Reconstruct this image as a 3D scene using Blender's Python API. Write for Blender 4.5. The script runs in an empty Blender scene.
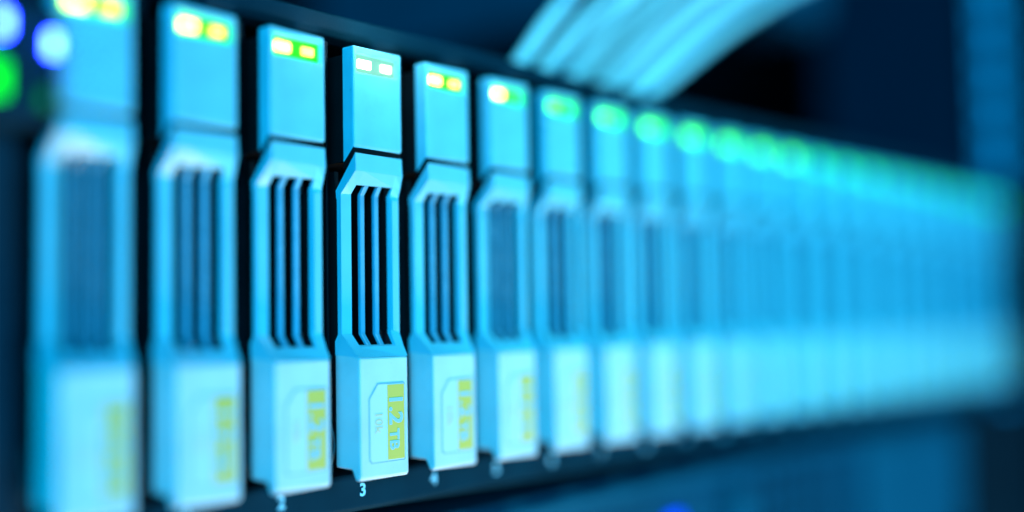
import bpy, bmesh, math, random
from mathutils import Vector, Matrix, Euler
random.seed(7)
S = 0.001                       # everything below is laid out in millimetres
scn = bpy.context.scene
COL = scn.collection
PITCH, W, N = 17.6, 11.3, 23   # carrier pitch, carrier face width, number of bays

# ------------------------------------------------------------------ materials
def nodes_of(name):
    m = bpy.data.materials.new(name); m.use_nodes = True
    nt = m.node_tree; b = nt.nodes['Principled BSDF']
    return m, nt, b

def plastic(name, col, rough=.45, var=.06, grain=.15, spec=.4, metal=0., scale=900., dirt=0.):
    """moulded surface: soft mottling, fine grain bump, optional specks of dust"""
    m, nt, b = nodes_of(name)
    tc = nt.nodes.new('ShaderNodeTexCoord')
    n1 = nt.nodes.new('ShaderNodeTexNoise'); n1.inputs['Scale'].default_value = scale * .12; n1.inputs['Detail'].default_value = 5
    n2 = nt.nodes.new('ShaderNodeTexNoise'); n2.inputs['Scale'].default_value = scale * 3.; n2.inputs['Detail'].default_value = 2
    nt.links.new(tc.outputs['Object'], n1.inputs['Vector']); nt.links.new(tc.outputs['Object'], n2.inputs['Vector'])
    r = nt.nodes.new('ShaderNodeValToRGB')
    r.color_ramp.elements[0].position = .3; r.color_ramp.elements[1].position = .7
    r.color_ramp.elements[0].color = tuple(c * (1 - var) for c in col) + (1,)
    r.color_ramp.elements[1].color = tuple(min(1, c * (1 + var)) for c in col) + (1,)
    nt.links.new(n1.outputs['Fac'], r.inputs['Fac'])
    out = r.outputs['Color']
    if dirt:
        n3 = nt.nodes.new('ShaderNodeTexNoise'); n3.inputs['Scale'].default_value = scale * .8; n3.inputs['Detail'].default_value = 6; n3.inputs['Roughness'].default_value = .75
        nt.links.new(tc.outputs['Object'], n3.inputs['Vector'])
        r3 = nt.nodes.new('ShaderNodeValToRGB'); r3.color_ramp.elements[0].position = .64; r3.color_ramp.elements[1].position = .74
        nt.links.new(n3.outputs['Fac'], r3.inputs['Fac'])
        mx = nt.nodes.new('ShaderNodeMix'); mx.data_type = 'RGBA'
        mu = nt.nodes.new('ShaderNodeMath'); mu.operation = 'MULTIPLY'; mu.inputs[1].default_value = dirt
        nt.links.new(r3.outputs['Color'], mu.inputs[0]); nt.links.new(mu.outputs[0], mx.inputs['Factor'])
        nt.links.new(out, mx.inputs['A']); mx.inputs['B'].default_value = tuple(c * .45 for c in col) + (1,)
        out = mx.outputs['Result']
    nt.links.new(out, b.inputs['Base Color'])
    rr = nt.nodes.new('ShaderNodeMapRange'); rr.inputs['To Min'].default_value = rough - .08; rr.inputs['To Max'].default_value = rough + .1
    nt.links.new(n1.outputs['Fac'], rr.inputs['Value']); nt.links.new(rr.outputs['Result'], b.inputs['Roughness'])
    bp = nt.nodes.new('ShaderNodeBump'); bp.inputs['Strength'].default_value = grain; bp.inputs['Distance'].default_value = .0001
    nt.links.new(n2.outputs['Fac'], bp.inputs['Height']); nt.links.new(bp.outputs['Normal'], b.inputs['Normal'])
    b.inputs['Specular IOR Level'].default_value = spec; b.inputs['Metallic'].default_value = metal
    return m

def glow(name, col, strength, base=.35):
    m, nt, b = nodes_of(name)
    b.inputs['Base Color'].default_value = (base, base, base, 1); b.inputs['Roughness'].default_value = .25
    b.inputs['Emission Color'].default_value = col + (1,); b.inputs['Emission Strength'].default_value = strength
    return m

M = dict(
    shell=plastic('pale_grey_plastic', (.20, .66, .75), .42, .09, .2, .45, 0, 900, .6),
    latch=plastic('pale_grey_latch', (.22, .68, .77), .34, .04, .08, .5, 0, 900, .3),
    bar=plastic('shaded_grey_bar', (.15, .46, .60), .26, .08, .2, .5, 0, 1500, .5),  # darker than the latch, shade inside the opening put into the colour
    block=plastic('lit_grey_block', (.70, .79, .79), .4, .08, .18, .45, 0, 900, .55),  # paler than the shell, stronger light low down put into the colour
    vent=plastic('vent_shadow', (.002, .02, .034), .7, .1, .1, .1),
    panel=plastic('side_panel_paint', (.0005, .018, .036), .75, .15, .1, .1, 0, 60),
    label=plastic('label_paper', (.74, .82, .84), .5, .02, .03, .3, 0, 900, .1),
    label_edge=plastic('label_rim', (.30, .48, .56), .5, .03, .03, .3),
    yellow=plastic('yellow_ink', (.98, .64, .11), .5, .03, .03, .3, 0, 900, .08),
    ink=plastic('pale_ink', (.42, .66, .80), .5, .02, .02, .3),
    faint=plastic('tan_ink', (.88, .68, .34), .5, .02, .02, .3),
    black=plastic('black_metal', (.006, .012, .018), .55, .2, .2, .15),
    bay=plastic('black_bay', (.004, .005, .006), .6, .2, .2, .2),
    rail=plastic('dark_painted_steel', (.004, .030, .045), .55, .12, .25, .04, 0, 700, .2),
    ear=plastic('dark_grey_ear', (.003, .026, .042), .6, .12, .2, .12),
    white=plastic('white_print', (.35, .80, .92), .5, .02, .02, .3),
    spring=plastic('spring_steel', (.05, .12, .14), .4, .1, .1, .5, .3),
    window=glow('green_halo_glow', (.02, 1, .0), 1.5, .02),  # slot glow added to stand for the green halo around the lights
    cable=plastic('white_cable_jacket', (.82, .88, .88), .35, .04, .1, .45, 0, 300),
    cable_shaded=plastic('shaded_cable_jacket', (.03, .28, .42), .4, .04, .1, .45, 0, 300),  # darker colour stands for shade between the strands
    steel=plastic('rack_steel', (.03, .66, .95), .55, .08, .2, .1, 0, 250),
    server=plastic('server_front', (.003, .065, .105), .55, .1, .2, .12, 0, 250),
    silver=plastic('server_silver', (.005, .10, .15), .5, .06, .1, .15, 0, 250),
    wall=plastic('backdrop_dark', (.002, .006, .010), .9, .2, .1, .05, 0, 30),
    led_a=glow('led_lime', (.50, 1, .06), 13.), led_b=glow('led_green', (.38, 1, .0), 8.),
    window_bloom=glow('bloom_glow', (.30, 1, .75), .75, .05), led_hot=glow('led_hot', (.5, 1, .3), 9.), led_mid=glow('led_mid_green', (.07, 1, .0), 6.5), led_far=glow('led_far_green', (.0, 1, .22), 3.2), led_end=glow('led_end_green', (.0, 1, .4), 1.6),  # window glow in the sharp bay stands for bloom around its lights
    led_g=glow('led_deep_green', (.0, 1, .01), 4.),
    led_blue=glow('led_blue', (.013, .036, 1), 110., .03), led_dim=glow('led_dim_green', (.0, 1, .0), 2.2, .03),
    led_faint=glow('led_faint_green', (.0, .8, .02), .3, .02), led_navy=glow('led_deep_blue', (.0, .03, 1), 3., .03),
)

# ------------------------------------------------------------------ mesh helpers
def link(name, bm, mat, parent=None, bevel=0., seg=2, smooth=False):
    bmesh.ops.recalc_face_normals(bm, faces=bm.faces)
    for v in bm.verts: v.co *= S
    me = bpy.data.meshes.new(name); bm.to_mesh(me); bm.free()
    me.materials.append(mat)
    o = bpy.data.objects.new(name, me); COL.objects.link(o)
    if parent: o.parent = parent
    if smooth:
        for p in me.polygons: p.use_smooth = True
    if bevel:
        md = o.modifiers.new('soft_edges', 'BEVEL'); md.width = bevel * S; md.segments = seg
        md.limit_method = 'ANGLE'; md.angle_limit = math.radians(28)
    return o

def box(bm, x0, x1, y0, y1, z0, z1):
    v = [bm.verts.new(c) for c in ((x0,y0,z0),(x1,y0,z0),(x1,y1,z0),(x0,y1,z0),(x0,y0,z1),(x1,y0,z1),(x1,y1,z1),(x0,y1,z1))]
    for f in ((0,1,2,3),(4,5,6,7),(0,1,5,4),(1,2,6,5),(2,3,7,6),(3,0,4,7)): bm.faces.new([v[i] for i in f])

def boxes(*bs):
    bm = bmesh.new()
    for b in bs: box(bm, *b)
    return bm

def prism(prof, x0, x1):
    """side profile (y,z) pushed from x0 to x1"""
    bm = bmesh.new()
    a = [bm.verts.new((x0, y, z)) for y, z in prof]; b = [bm.verts.new((x1, y, z)) for y, z in prof]
    bm.faces.new(a); bm.faces.new(b[::-1]); n = len(prof)
    for i in range(n): bm.faces.new((a[i], a[(i+1) % n], b[(i+1) % n], b[i]))
    return bm

def front_prism(pts, y0, y1):
    """front outline (x,z) pushed from y0 to y1"""
    bm = bmesh.new()
    a = [bm.verts.new((x, y0, z)) for x, z in pts]; b = [bm.verts.new((x, y1, z)) for x, z in pts]
    bm.faces.new(a); bm.faces.new(b[::-1]); n = len(pts)
    for i in range(n): bm.faces.new((a[i], a[(i+1) % n], b[(i+1) % n], b[i]))
    return bm

def pierced(us, rows, holes, back):
    """a front skin over columns us (0..1 of W) and rows (z, y_left, y_right), cells in holes left open, closed to a back skin"""
    bm = bmesh.new(); nu, nr = len(us), len(rows)
    F, B = {}, {}
    for r, (z, yl, yr) in enumerate(rows):
        for c, u in enumerate(us):
            y = yl + (yr - yl) * u; x = W * u
            F[r, c] = bm.verts.new((x, y, z)); yb, zb = back(r, c, y, z); B[r, c] = bm.verts.new((x, yb, zb))
    solid = lambda r, c: 0 <= r < nr-1 and 0 <= c < nu-1 and (r, c) not in holes
    for r in range(nr-1):
        for c in range(nu-1):
            if not solid(r, c): continue
            bm.faces.new((F[r,c], F[r,c+1], F[r+1,c+1], F[r+1,c])); bm.faces.new((B[r,c], B[r+1,c], B[r+1,c+1], B[r,c+1]))
            for (dr, dc, p, q) in ((-1,0,(r,c),(r,c+1)), (1,0,(r+1,c),(r+1,c+1)), (0,-1,(r,c),(r+1,c)), (0,1,(r,c+1),(r+1,c+1))):
                if not solid(r+dr, c+dc): bm.faces.new((F[p], F[q], B[q], B[p]))
    return bm

def sweep(rows, x0, x1, depth, off=0.):
    """a bar between x0 and x1 following rows (z, y) down, depth thick"""
    bm = bmesh.new(); prev = None
    for z, y in rows:
        q = [bm.verts.new(c) for c in ((x0, y+off, z), (x1, y+off, z), (x1, y+off+depth, z), (x0, y+off+depth, z))]
        if prev:
            for k in range(4): bm.faces.new((prev[k], prev[(k+1) % 4], q[(k+1) % 4], q[k]))
        else: bm.faces.new(q)
        prev = q
    bm.faces.new(prev[::-1]); return bm

def tube(pts, r, k=14):
    """a round rod along a Catmull-Rom curve through pts"""
    P = [Vector(p) for p in pts]; P = [2*P[0]-P[1]] + P + [2*P[-1]-P[-2]]; path = []
    for i in range(1, len(P)-2):
        for s in range(12):
            t = s/12; a, b, c, d = P[i-1], P[i], P[i+1], P[i+2]
            path.append(.5*((2*b)+(c-a)*t+(2*a-5*b+4*c-d)*t*t+(3*b-a-3*c+d)*t**3))
    path.append(P[-2]); bm = bmesh.new(); prev = None
    n = Vector((0, 0, 1))
    for i, p in enumerate(path):
        t = (path[min(i+1, len(path)-1)] - path[max(i-1, 0)]).normalized()
        n = (n - t*n.dot(t)).normalized(); b = t.cross(n)
        ring = [bm.verts.new(p + r*(math.cos(2*math.pi*j/k)*n + math.sin(2*math.pi*j/k)*b)) for j in range(k)]
        if prev:
            for j in range(k): bm.faces.new((prev[j], prev[(j+1) % k], ring[(j+1) % k], ring[j]))
        else: bm.faces.new(ring)
        prev = ring
    bm.faces.new(prev[::-1]); return bm

def text_mesh(body, size, bold=0., depth=.04):
    """lettering as a mesh in its own xy plane, centred, in mm"""
    cu = bpy.data.curves.new('lettering', 'FONT'); cu.body = body; cu.size = size; cu.offset = bold; cu.extrude = depth/2
    cu.align_x = 'CENTER'; cu.align_y = 'CENTER'; cu.resolution_u = 5
    tmp = bpy.data.objects.new('lettering', cu); COL.objects.link(tmp)
    dg = bpy.context.evaluated_depsgraph_get()
    me = bpy.data.meshes.new_from_object(tmp.evaluated_get(dg)); bpy.data.objects.remove(tmp); bpy.data.curves.remove(cu)
    bm = bmesh.new(); bm.from_mesh(me); bpy.data.meshes.remove(me); return bm

def turn(bm, mat):
    for v in bm.verts: v.co = mat @ v.co
    return bm

def join(*bms):
    out = bms[0]
    for b in bms[1:]:
        me = bpy.data.meshes.new('tmp'); b.to_mesh(me); b.free(); out.from_mesh(me); bpy.data.meshes.remove(me)
    return out

def root(name, loc, label, cat, group=None):
    o = bpy.data.objects.new(name, None); COL.objects.link(o); o.empty_display_size = .01
    o.location = Vector(loc) * S; o['label'] = label; o['category'] = cat
    if group: o['group'] = group
    return o

# upright lettering on a front face (reads along +X), and lettering turned to read downwards
FRONT = Matrix(((1,0,0,0),(0,0,-1,0),(0,1,0,0),(0,0,0,1)))
def stand(bm, x, y, z): return turn(bm, Matrix.Translation((x, y, z)) @ FRONT)
def stand_down(bm, x, y, z): return turn(bm, Matrix.Translation((x, y, z)) @ Matrix.Rotation(math.radians(90), 4, 'Y') @ FRONT)

# ------------------------------------------------------------------ the drive carrier
YB = 5.4                        # depth of the moulded front behind its face
def make_carrier():
    t = root('drive_carrier', (0, 0, 0), 'x', 'drive carrier', 'hot swap drive carriers in the row')
    # upper block with the light slot sunk into its face
    zt, zb = 78., 60.9; us = [0, .07, .93, 1]
    rows = [(zt, 0, 0), (76.75, 0, 0), (73.55, 0, 0), (zb, 0, 0)]
    bk = lambda r, c, y, z: (2.9, zt if r == 0 else (58.0 if r == 3 else z))
    link('upper_block', pierced(us, rows, {(1, 1)}, bk), M['shell'], t, .35)
    up = t.children[-1]
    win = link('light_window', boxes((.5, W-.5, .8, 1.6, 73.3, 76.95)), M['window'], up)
    la = link('status_light', boxes((1.6, 4.5, .35, .95, 74.4, 75.9)), M['led_a'], up, .1)
    lb = link('status_light', boxes((7.0, 9.3, .35, .95, 74.5, 75.8)), M['led_b'], up, .1)
    # handle: the pinched middle with three long slots
    hr = [(59.6, -.3, .2), (56.6, -.4, .0), (54.5, 1.8, .6), (53.0, 3.4, 1.1), (29.2, 3.5, 1.2), (27.1, 1.3, .3), (25.3, -.75, -.7)]
    def hb(r, c, y, z):
        if r == 0: return (4.7, 53.6) if c == 0 else (2.6, 57.2)
        if r == 1: return (4.6, 52.4) if c == 0 else (2.0, 56.0)
        if c == 0: return (4.45 if r < 5 else YB-.2, min(52., z) if r < 5 else {5: 28.0, 6: 25.7}[r])
        return (y + (.5 if r == 2 else .9), z + (.25 if r == 5 else (.9 if r == 6 else 0)))
    hus = [0, .17, .85, 1]
    h = link('handle', pierced(hus, hr, {(2, 1), (3, 1), (4, 1)}, hb), M['latch'], t, .45, 3)
    for u0, u1 in ((.365, .455), (.61, .70)):
        um = (u0+u1)/2; yr = lambda row: row[1] + (row[2]-row[1])*um
        path = [(hr[2][0]+1.0, yr(hr[2])-.45), (hr[2][0], yr(hr[2])+.65)] + [(hr[k][0], yr(hr[k])+.65) for k in (3, 4)] + [(hr[5][0], yr(hr[5])+.65), (hr[5][0]-1.0, yr(hr[5])-.3)]
        path[0] = (hr[2][0]+.6, yr(hr[2])+.35); path[-1] = (hr[5][0]-.6, yr(hr[5])+.35)
        link('vent_bar', sweep(path, W*u0, W*u1, .8), M['bar'], h, .18)
    link('gap_shade', prism([(.3, 60.9), (2.8, 58.6), (2.8, 57.0), (.3, 59.0)], .15, W-.15), M['bay'], t)  # black strip added to stand for the shade in the gap
    # release lever: the right strip of the handle, a touch proud of it
    yy = lambda row: row[1] + (row[2]-row[1])*.93
    link('release_lever', sweep([(52.4, yy(hr[3])), (29.7, yy(hr[4]))], W*.856, W*.99, .5, -.28), M['latch'], t, .12)
    # lower block, hooked at the bottom
    prof = [(-.75, 25.25), (-.75, 5.5), (-.45, 4.9), (.5, 4.9), (1.4, 6.7), (YB-.05, 6.9), (YB-.05, 26.3), (1.2, 25.6)]
    link('lower_block', prism(prof, .07, W-.07), M['block'], t, .3)
    # capacity sticker on the lower block
    yf = -.75
    def sticker(x0, x1, z0, z1, cut):
        return [(x0, z0+.5), (x0+.5, z0), (x1-.25, z0), (x1, z0+.25), (x1, z1-.25), (x1-.25, z1), (x0+cut, z1), (x0, z1-cut*1.25)]
    lab = link('capacity_label', front_prism(sticker(2.0, 10.4, 7.6, 20.9, 2.0), yf-.06, yf+.03), M['label_edge'], t)
    link('label_face', front_prism(sticker(2.2, 10.25, 7.8, 20.7, 1.9), yf-.09, yf-.03), M['label'], lab)
    link('yellow_band', boxes((6.2, 10.15, yf-.13, yf-.07, 7.95, 20.55)), M['yellow'], lab)
    tx = join(stand_down(text_mesh('1.2', 4.4, .09), 8.0, yf-.16, 16.4), stand_down(text_mesh('TB', 3.0, .07), 7.65, yf-.16, 11.3))
    link('capacity_lettering', tx, M['ink'], lab)
    link('speed_lettering', stand_down(text_mesh('10k', 2.5, .02), 4.1, yf-.12, 14.4), M['faint'], lab)
    # dark sled behind the moulded front and the contact springs on its right
    link('sled', boxes((.9, W-.9, 12.2, 75, 6, 76), (.35, W-.35, 2.9, 12, 58.4, 76.8), (.35, 1.2, YB, 12.2, 7.4, 57), (W-.9, W-.3, YB, 12.2, 7.4, 57), (W-.75, W-.12, 2.9, 5.3, 29.6, 52.6)), M['bay'], t)
    return t

def copy_tree(o, parent=None):
    c = o.copy(); COL.objects.link(c); c.parent = parent
    for ch in list(o.children): copy_tree(ch, c)
    return c

ORD = ['first', 'second', 'third', 'fourth', 'fifth', 'sixth', 'seventh', 'eighth', 'ninth', 'tenth', 'eleventh', 'twelfth', 'thirteenth', 'fourteenth',
       'fifteenth', 'sixteenth', 'seventeenth', 'eighteenth', 'nineteenth', 'twentieth', 'twenty-first', 'twenty-second', 'twenty-third', 'last']
LBL = {0: 'largest blurred pale drive carrier beside the blue lights, cut off by the frame',
       1: 'blurred pale drive carrier between the largest one and the one cut by no edge, second from left',
       2: 'slightly soft drive carrier just left of the sharp one over the printed 3',
       3: 'sharp drive carrier with readable yellow 1.2TB label above the white 3',
       4: 'nearly sharp drive carrier with yellow label, directly right of the sharpest one',
       5: 'blurred drive carrier with yellow and green lights, second to the right of the sharp one'}
LBL[1] = 'blurred drive carrier with white-cored lights, second in the row from the blue lights'
carrier = make_carrier()
for i in range(N):
    c = carrier if i == 0 else copy_tree(carrier)
    c.location = Vector((i*PITCH + random.uniform(-.12, .12)*(i != 3), random.uniform(-.2, .2)*(i != 3), 0)) * S
    c['label'] = LBL.get(i, 'blurred pale drive carrier with green light, %s of the row counted from the blue lights' % ORD[i] if i < N-1 else 'last blurred drive carrier of the row, nearest the blue rack post')
    # the lights are not all alike: hot ones in the sharp bay, plain green from the fifth bay on
    mats = ('led_hot', 'led_hot') if i == 3 else ('led_a', 'led_b') if i < 5 else ('led_a', 'led_g') if i == 5 else ('led_mid', 'led_g') if i < 13 else ('led_far', 'led_far') if i < 16 else ('led_end', 'led_end')
    for p in c.children:
        if p.name.startswith('upper_block'):
            ls = sorted((q for q in p.children if q.name.startswith('status_light')), key=lambda q: sum(v.co.x for v in q.data.vertices))
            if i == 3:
                q = next(q for q in p.children if q.name.startswith('light_window')); q.data = q.data.copy(); q.data.materials[0] = M['window_bloom']
            for q, mt in zip(ls, mats):
                if q.data.materials[0] != M[mt]:
                    q.data = q.data.copy(); q.data.materials[0] = M[mt]

# ------------------------------------------------------------------ the chassis that holds them
ch = root('storage_chassis', (0, 0, 0), 'dark storage server chassis holding the row of pale drive carriers', 'server')
X0, X1 = -5.0, 423.5
FY = 5.6
link('top_rail', prism([(FY-1.2, 83.9), (FY-1.2, 81.2), (FY-.4, 80.2), (FY+2, 79.6), (60, 79.6), (60, 80.4), (10.5, 80.4), (10.5, 84.4), (FY+.2, 84.4)], X0, X1), M['rail'], ch, .3)
link('bottom_rail', prism([(FY, 4.6), (FY-.1, -.4), (FY+.8, -1.2), (60, -1.2), (60, 5.2), (FY+.6, 5.2)], X0, X1), M['rail'], ch, .3)
link('bay_back', boxes((X0, X1, 76, 79, -1, 79.5)), M['bay'], ch)
link('casing', boxes((X0, X1, 60.2, 330, -1.5, 80.2), (X0, X0+1.4, FY+1, 60, 5.3, 79.4), (X1-1.4, X1, FY+1, 60, 5.3, 79.4)), M['black'], ch)
for i in range(N+1):
    xc = i*PITCH - (PITCH-W)/2
    if i < N+1:
        link('bay_divider', boxes((xc-1.5, xc+1.5, FY+.6, 60, 5.3, 79.5), (xc-.35, xc+.1, FY-.1, FY+.6, 9, 78), (xc+1.75, xc+2.0, FY-.1, FY+.7, 16, 74), (xc+1.5, xc+2.9, FY+.6, FY+1.2, 5.3, 79.5)), M['black'], ch)
        link('contact_spring', tube([(xc+2.5, 5.9, 14.6), (xc+2.0, 4.7, 12.8), (xc+2.6, 5.0, 11.0), (xc+2.1, 4.7, 9.2), (xc+2.7, 5.8, 7.6)], .17, 8), M['spring'], ch)
for i in range(N):
    link('bay_number', stand(text_mesh(str(i), 3.0, .09, .08), i*PITCH + W/2 + .55, FY-.13, 2.4), M['white'], ch)
ear = link('control_panel', join(boxes((-30, -3.2, 4.5, 9, -1, 84.2)), front_prism([(-13, 57), (-3, 57), (-1.3, 59), (-1.3, 73), (-13, 73)], -3., 4.8)), M['ear'], ch, .6)
for (x, z, w, h, mt) in ((-2.2, 67.6, 1.3, 2.5, 'led_blue'), (-9.2, 69.2, 1.6, 2.4, 'led_blue'), (-9.9, 62.0, 2.8, 4.2, 'led_dim'), (-3.4, 60.2, 1.2, 2.2, 'led_faint')):
    link('indicator_light', boxes((x-w/2, x+w/2, -3.4, -2.6, z-h/2, z+h/2)), M[mt], ear, .1)
link('end_flange', boxes((402.8, 446, 3, 5.2, -1, 84.2)), M['black'], ch, .6)

# ------------------------------------------------------------------ cables over the chassis
cables = [  # where each dips behind the top rail, and a point higher up its run
    ((112, 12, 86.8), (131, 13, 104.8)), ((122.5, 13, 87.6), (151, 15, 109.2)), ((130.5, 19, 88.9), (164, 23, 113.2)), ((135, 14, 88.2), (169.5, 17, 114.0)),
    ((141, 20, 90), (183, 24, 118.2)), ((145.5, 13, 88.2), (188, 15, 117.8)), ((151, 17, 89.3), (200, 21, 122.5)), ((154.5, 12, 88), (207, 13, 121.8)),
    ((160, 22, 91), (222, 27, 129)), ((160, 14, 88.9), (224, 16, 126.3)), ((163.5, 12, 88.3), (239, 14, 129.8))]
CL = ['leftmost pale network cable, apart from the rest of the bundle', 'second pale network cable from the left, across a dark gap from the first', 'pale network cable set back behind the second and fourth from the left',
      'fourth pale network cable from the left, well in front', 'pale network cable deep in the bundle, fifth from the left', 'pale network cable at the very middle of the fan of eleven',
      'seventh pale network cable from the left, slightly set back', 'eighth pale network cable from the left, on the front of the bundle',
      'pale network cable deepest in the bundle, third from its right edge', 'pale network cable just inside the outermost right one', 'outermost right pale network cable, bordering the dark gap']
for k, (foot, top) in enumerate(cables):
    f3, t3 = Vector(foot), Vector(top); d = t3 - f3; fx, fy = f3.x, f3.y
    dip = f3 - d.normalized()*5
    pts = [(fx-9, fy+150, 83.4), (fx-8, fy+60, 83.4), (fx-7, fy+14, 83.6), tuple(dip + Vector((0, 1.5, 0))), tuple(f3), tuple(f3 + d*.5 + Vector((d.x*.01, 0, d.z*.045))),
           tuple(t3), tuple(f3 + d*1.5 + Vector((0, 0, -1))), (262 + k*4, 40 + k % 3*3, 184 + k % 2*8), (308 + k*7, 58, 188 + k % 2*10), (312 + k*7, 67, 188 + k % 2*10)]
    o = link('network_cable', tube(pts, 1.65), M['cable_shaded' if k in (2, 4, 6, 9) else 'cable'], None, 0, 2, True)
    o['label'] = CL[k]; o['category'] = 'cable'; o['group'] = 'pale cables over the chassis'

# ------------------------------------------------------------------ what stands below, behind and beside
lo = root('lower_server', (0, 0, -50), 'dark server under the drive row with a perforated front and pale end panel', 'server')
def low(name, bm, mat, parent, bev=.3):
    o = link(name, bm, mat, parent, bev)
    if parent is lo: o.location.z = 50*S
    return o
low('front_panel', boxes((-20, 362, 7, 300, -48, -5)), M['server'], lo, .8)
g = bmesh.new()
for i in range(6):
    for k in range(6): box(g, 200+i*9., 204.+i*9., 6.85, 6.98, -44+k*6, -40+k*6)
low('grille', g, M['vent'], lo, 0)
low('end_panel', boxes((266, 352, 3.5, 6.95, -44, -9)), M['silver'], lo, 2.)
low('pull_handle', boxes((184, 193, 2.5, 6.9, -40, -14)), M['silver'], lo, 1.)
low('indicator_light', boxes((157, 163, 5.9, 6.9, -18, -15.5)), M['led_navy'], lo, .1)
low('trim_strip', boxes((-20, 362, 5.2, 6.9, -9, -6.8)), M['silver'], lo, .3)

low('casing', boxes((362.5, 423.7, 4.5, 300, -120, -5), (-20, 362, 9, 300, -120, -48.5)), M['black'], lo)
low('end_flange', boxes((423.8, 446, 2, 5, -120, -3)), M['black'], lo, .4)

po = root('rack_post', (436, 15, -120), 'blue-lit vertical steel rack post at the far end of the drive row', 'rack post')
o = link('upright', boxes((425, 428.5, 5.5, 14, -120, 300)), M['steel'], po, 1.); o.location = Vector((-436, -15, 120))*S
g = bmesh.new()
for k in range(26): box(g, 424.6, 424.95, 8, 12, -110+k*15.9, -101+k*15.9)
o = link('mounting_hole', g, M['bay'], po); o.location = Vector((-436, -15, 120))*S

up = root('upper_server', (330, 60, 150), 'dim blue equipment hanging above the far end of the cables', 'server')
o = link('casing', boxes((300, 392, 70, 300, 158, 230)), M['server'], up, 2.); o.location = Vector((-330, -60, -150))*S
o = link('front_panel', boxes((304, 388, 66, 69.9, 162, 226)), M['silver'], up, 2.); o.location = Vector((-330, -60, -150))*S

pn = link('rack_side_panel', boxes((433, 436, 14.3, 90, -120, 300)), M['panel'], None, .5)
pn['label'] = 'dim blue flat side panel running back behind the far rack post'; pn['category'] = 'rack panel'

wall = link('backdrop', boxes((-300, 1200, 420, 440, -400, 700), ), M['wall']); wall['kind'] = 'structure'
side = link('rack_side_wall', boxes((640, 660, -60, 420, -400, 700)), M['wall']); side['kind'] = 'structure'

# ------------------------------------------------------------------ camera
cam = bpy.data.cameras.new('camera'); co = bpy.data.objects.new('camera', cam); COL.objects.link(co)
yaw, pit, rol = .696, .063, -.019
cf = Vector((math.cos(yaw)*math.cos(pit), math.sin(yaw)*math.cos(pit), math.sin(pit)))
r = Vector((math.sin(yaw), -math.cos(yaw), 0)); u = r.cross(cf)
r2 = math.cos(rol)*r + math.sin(rol)*u; u2 = -math.sin(rol)*r + math.cos(rol)*u
mw = Matrix((r2, u2, -cf)).transposed().to_4x4(); mw.translation = Vector((-77.351, -142.837, 29.637))*S
co.matrix_world = mw
cam.sensor_width = 36; cam.lens = 1150/1024*36; cam.clip_start = .005; cam.clip_end = 20
cam.dof.use_dof = True
P = Vector((3*PITCH + 5.5, 0, 40))*S
cam.dof.focus_distance = (P - mw.translation).dot(cf)
cam.dof.aperture_fstop = cam.lens/17.8
scn.camera = co

# ------------------------------------------------------------------ lamps
def area(name, loc, aim, size, watts, col):
    l = bpy.data.lights.new(name, 'AREA'); l.shape = 'DISK'; l.size = size*S; l.energy = watts; l.color = col
    o = bpy.data.objects.new(name, l); COL.objects.link(o); o.location = Vector(loc)*S
    o.rotation_euler = (Vector(aim) - Vector(loc)).to_track_quat('-Z', 'Y').to_euler()
area('pale_key_lamp', (760, -1000, -860), (180, 0, 40), 450, 21., (.15, .66, 1.1))
area('blue_fill_lamp', (-1500, -1400, 330), (220, 0, 45), 650, 51., (0., .62, 1.2))
def spot(name, loc, aim, deg, watts, col, size):
    l = bpy.data.lights.new(name, 'SPOT'); l.energy = watts; l.color = col; l.spot_size = math.radians(deg); l.spot_blend = 1.; l.shadow_soft_size = size*S
    o = bpy.data.objects.new(name, l); COL.objects.link(o); o.location = Vector(loc)*S
    o.rotation_euler = (Vector(aim) - Vector(loc)).to_track_quat('-Z', 'Y').to_euler()
spot('added_near_lamp', (125, -92, -235), (72, 0, 38), 52, 3.2, (.85, .62, .4), 35)  # unseen spot added to warm the near fronts from below
spot('added_cable_lamp', (120, -260, 480), (190, 20, 108), 42, 9.8, (.15, .82, 1.), 40)  # unseen spot added from above to brighten the cables
l = bpy.data.lights.new('added_spill_lamp', 'POINT'); l.energy = .009; l.shadow_soft_size = .0015; l.color = (.6, .92, 1.)  # point lamp added for the glow near the sharp bay's lights
o = bpy.data.objects.new('added_spill_lamp', l); COL.objects.link(o); o.location = Vector((3*PITCH + 5.6, -7, 83))*S
w = bpy.data.worlds.new('World'); scn.world = w; w.use_nodes = True
bg = w.node_tree.nodes['Background']; bg.inputs['Color'].default_value = (0., .30, .75, 1); bg.inputs['Strength'].default_value = .05

scn.view_settings.view_transform = 'Standard'; scn.view_settings.look = 'None'
scn.view_settings.exposure = 0; scn.view_settings.gamma = 1
scn.cycles.use_denoising = True
scn.cycles.max_bounces = 6
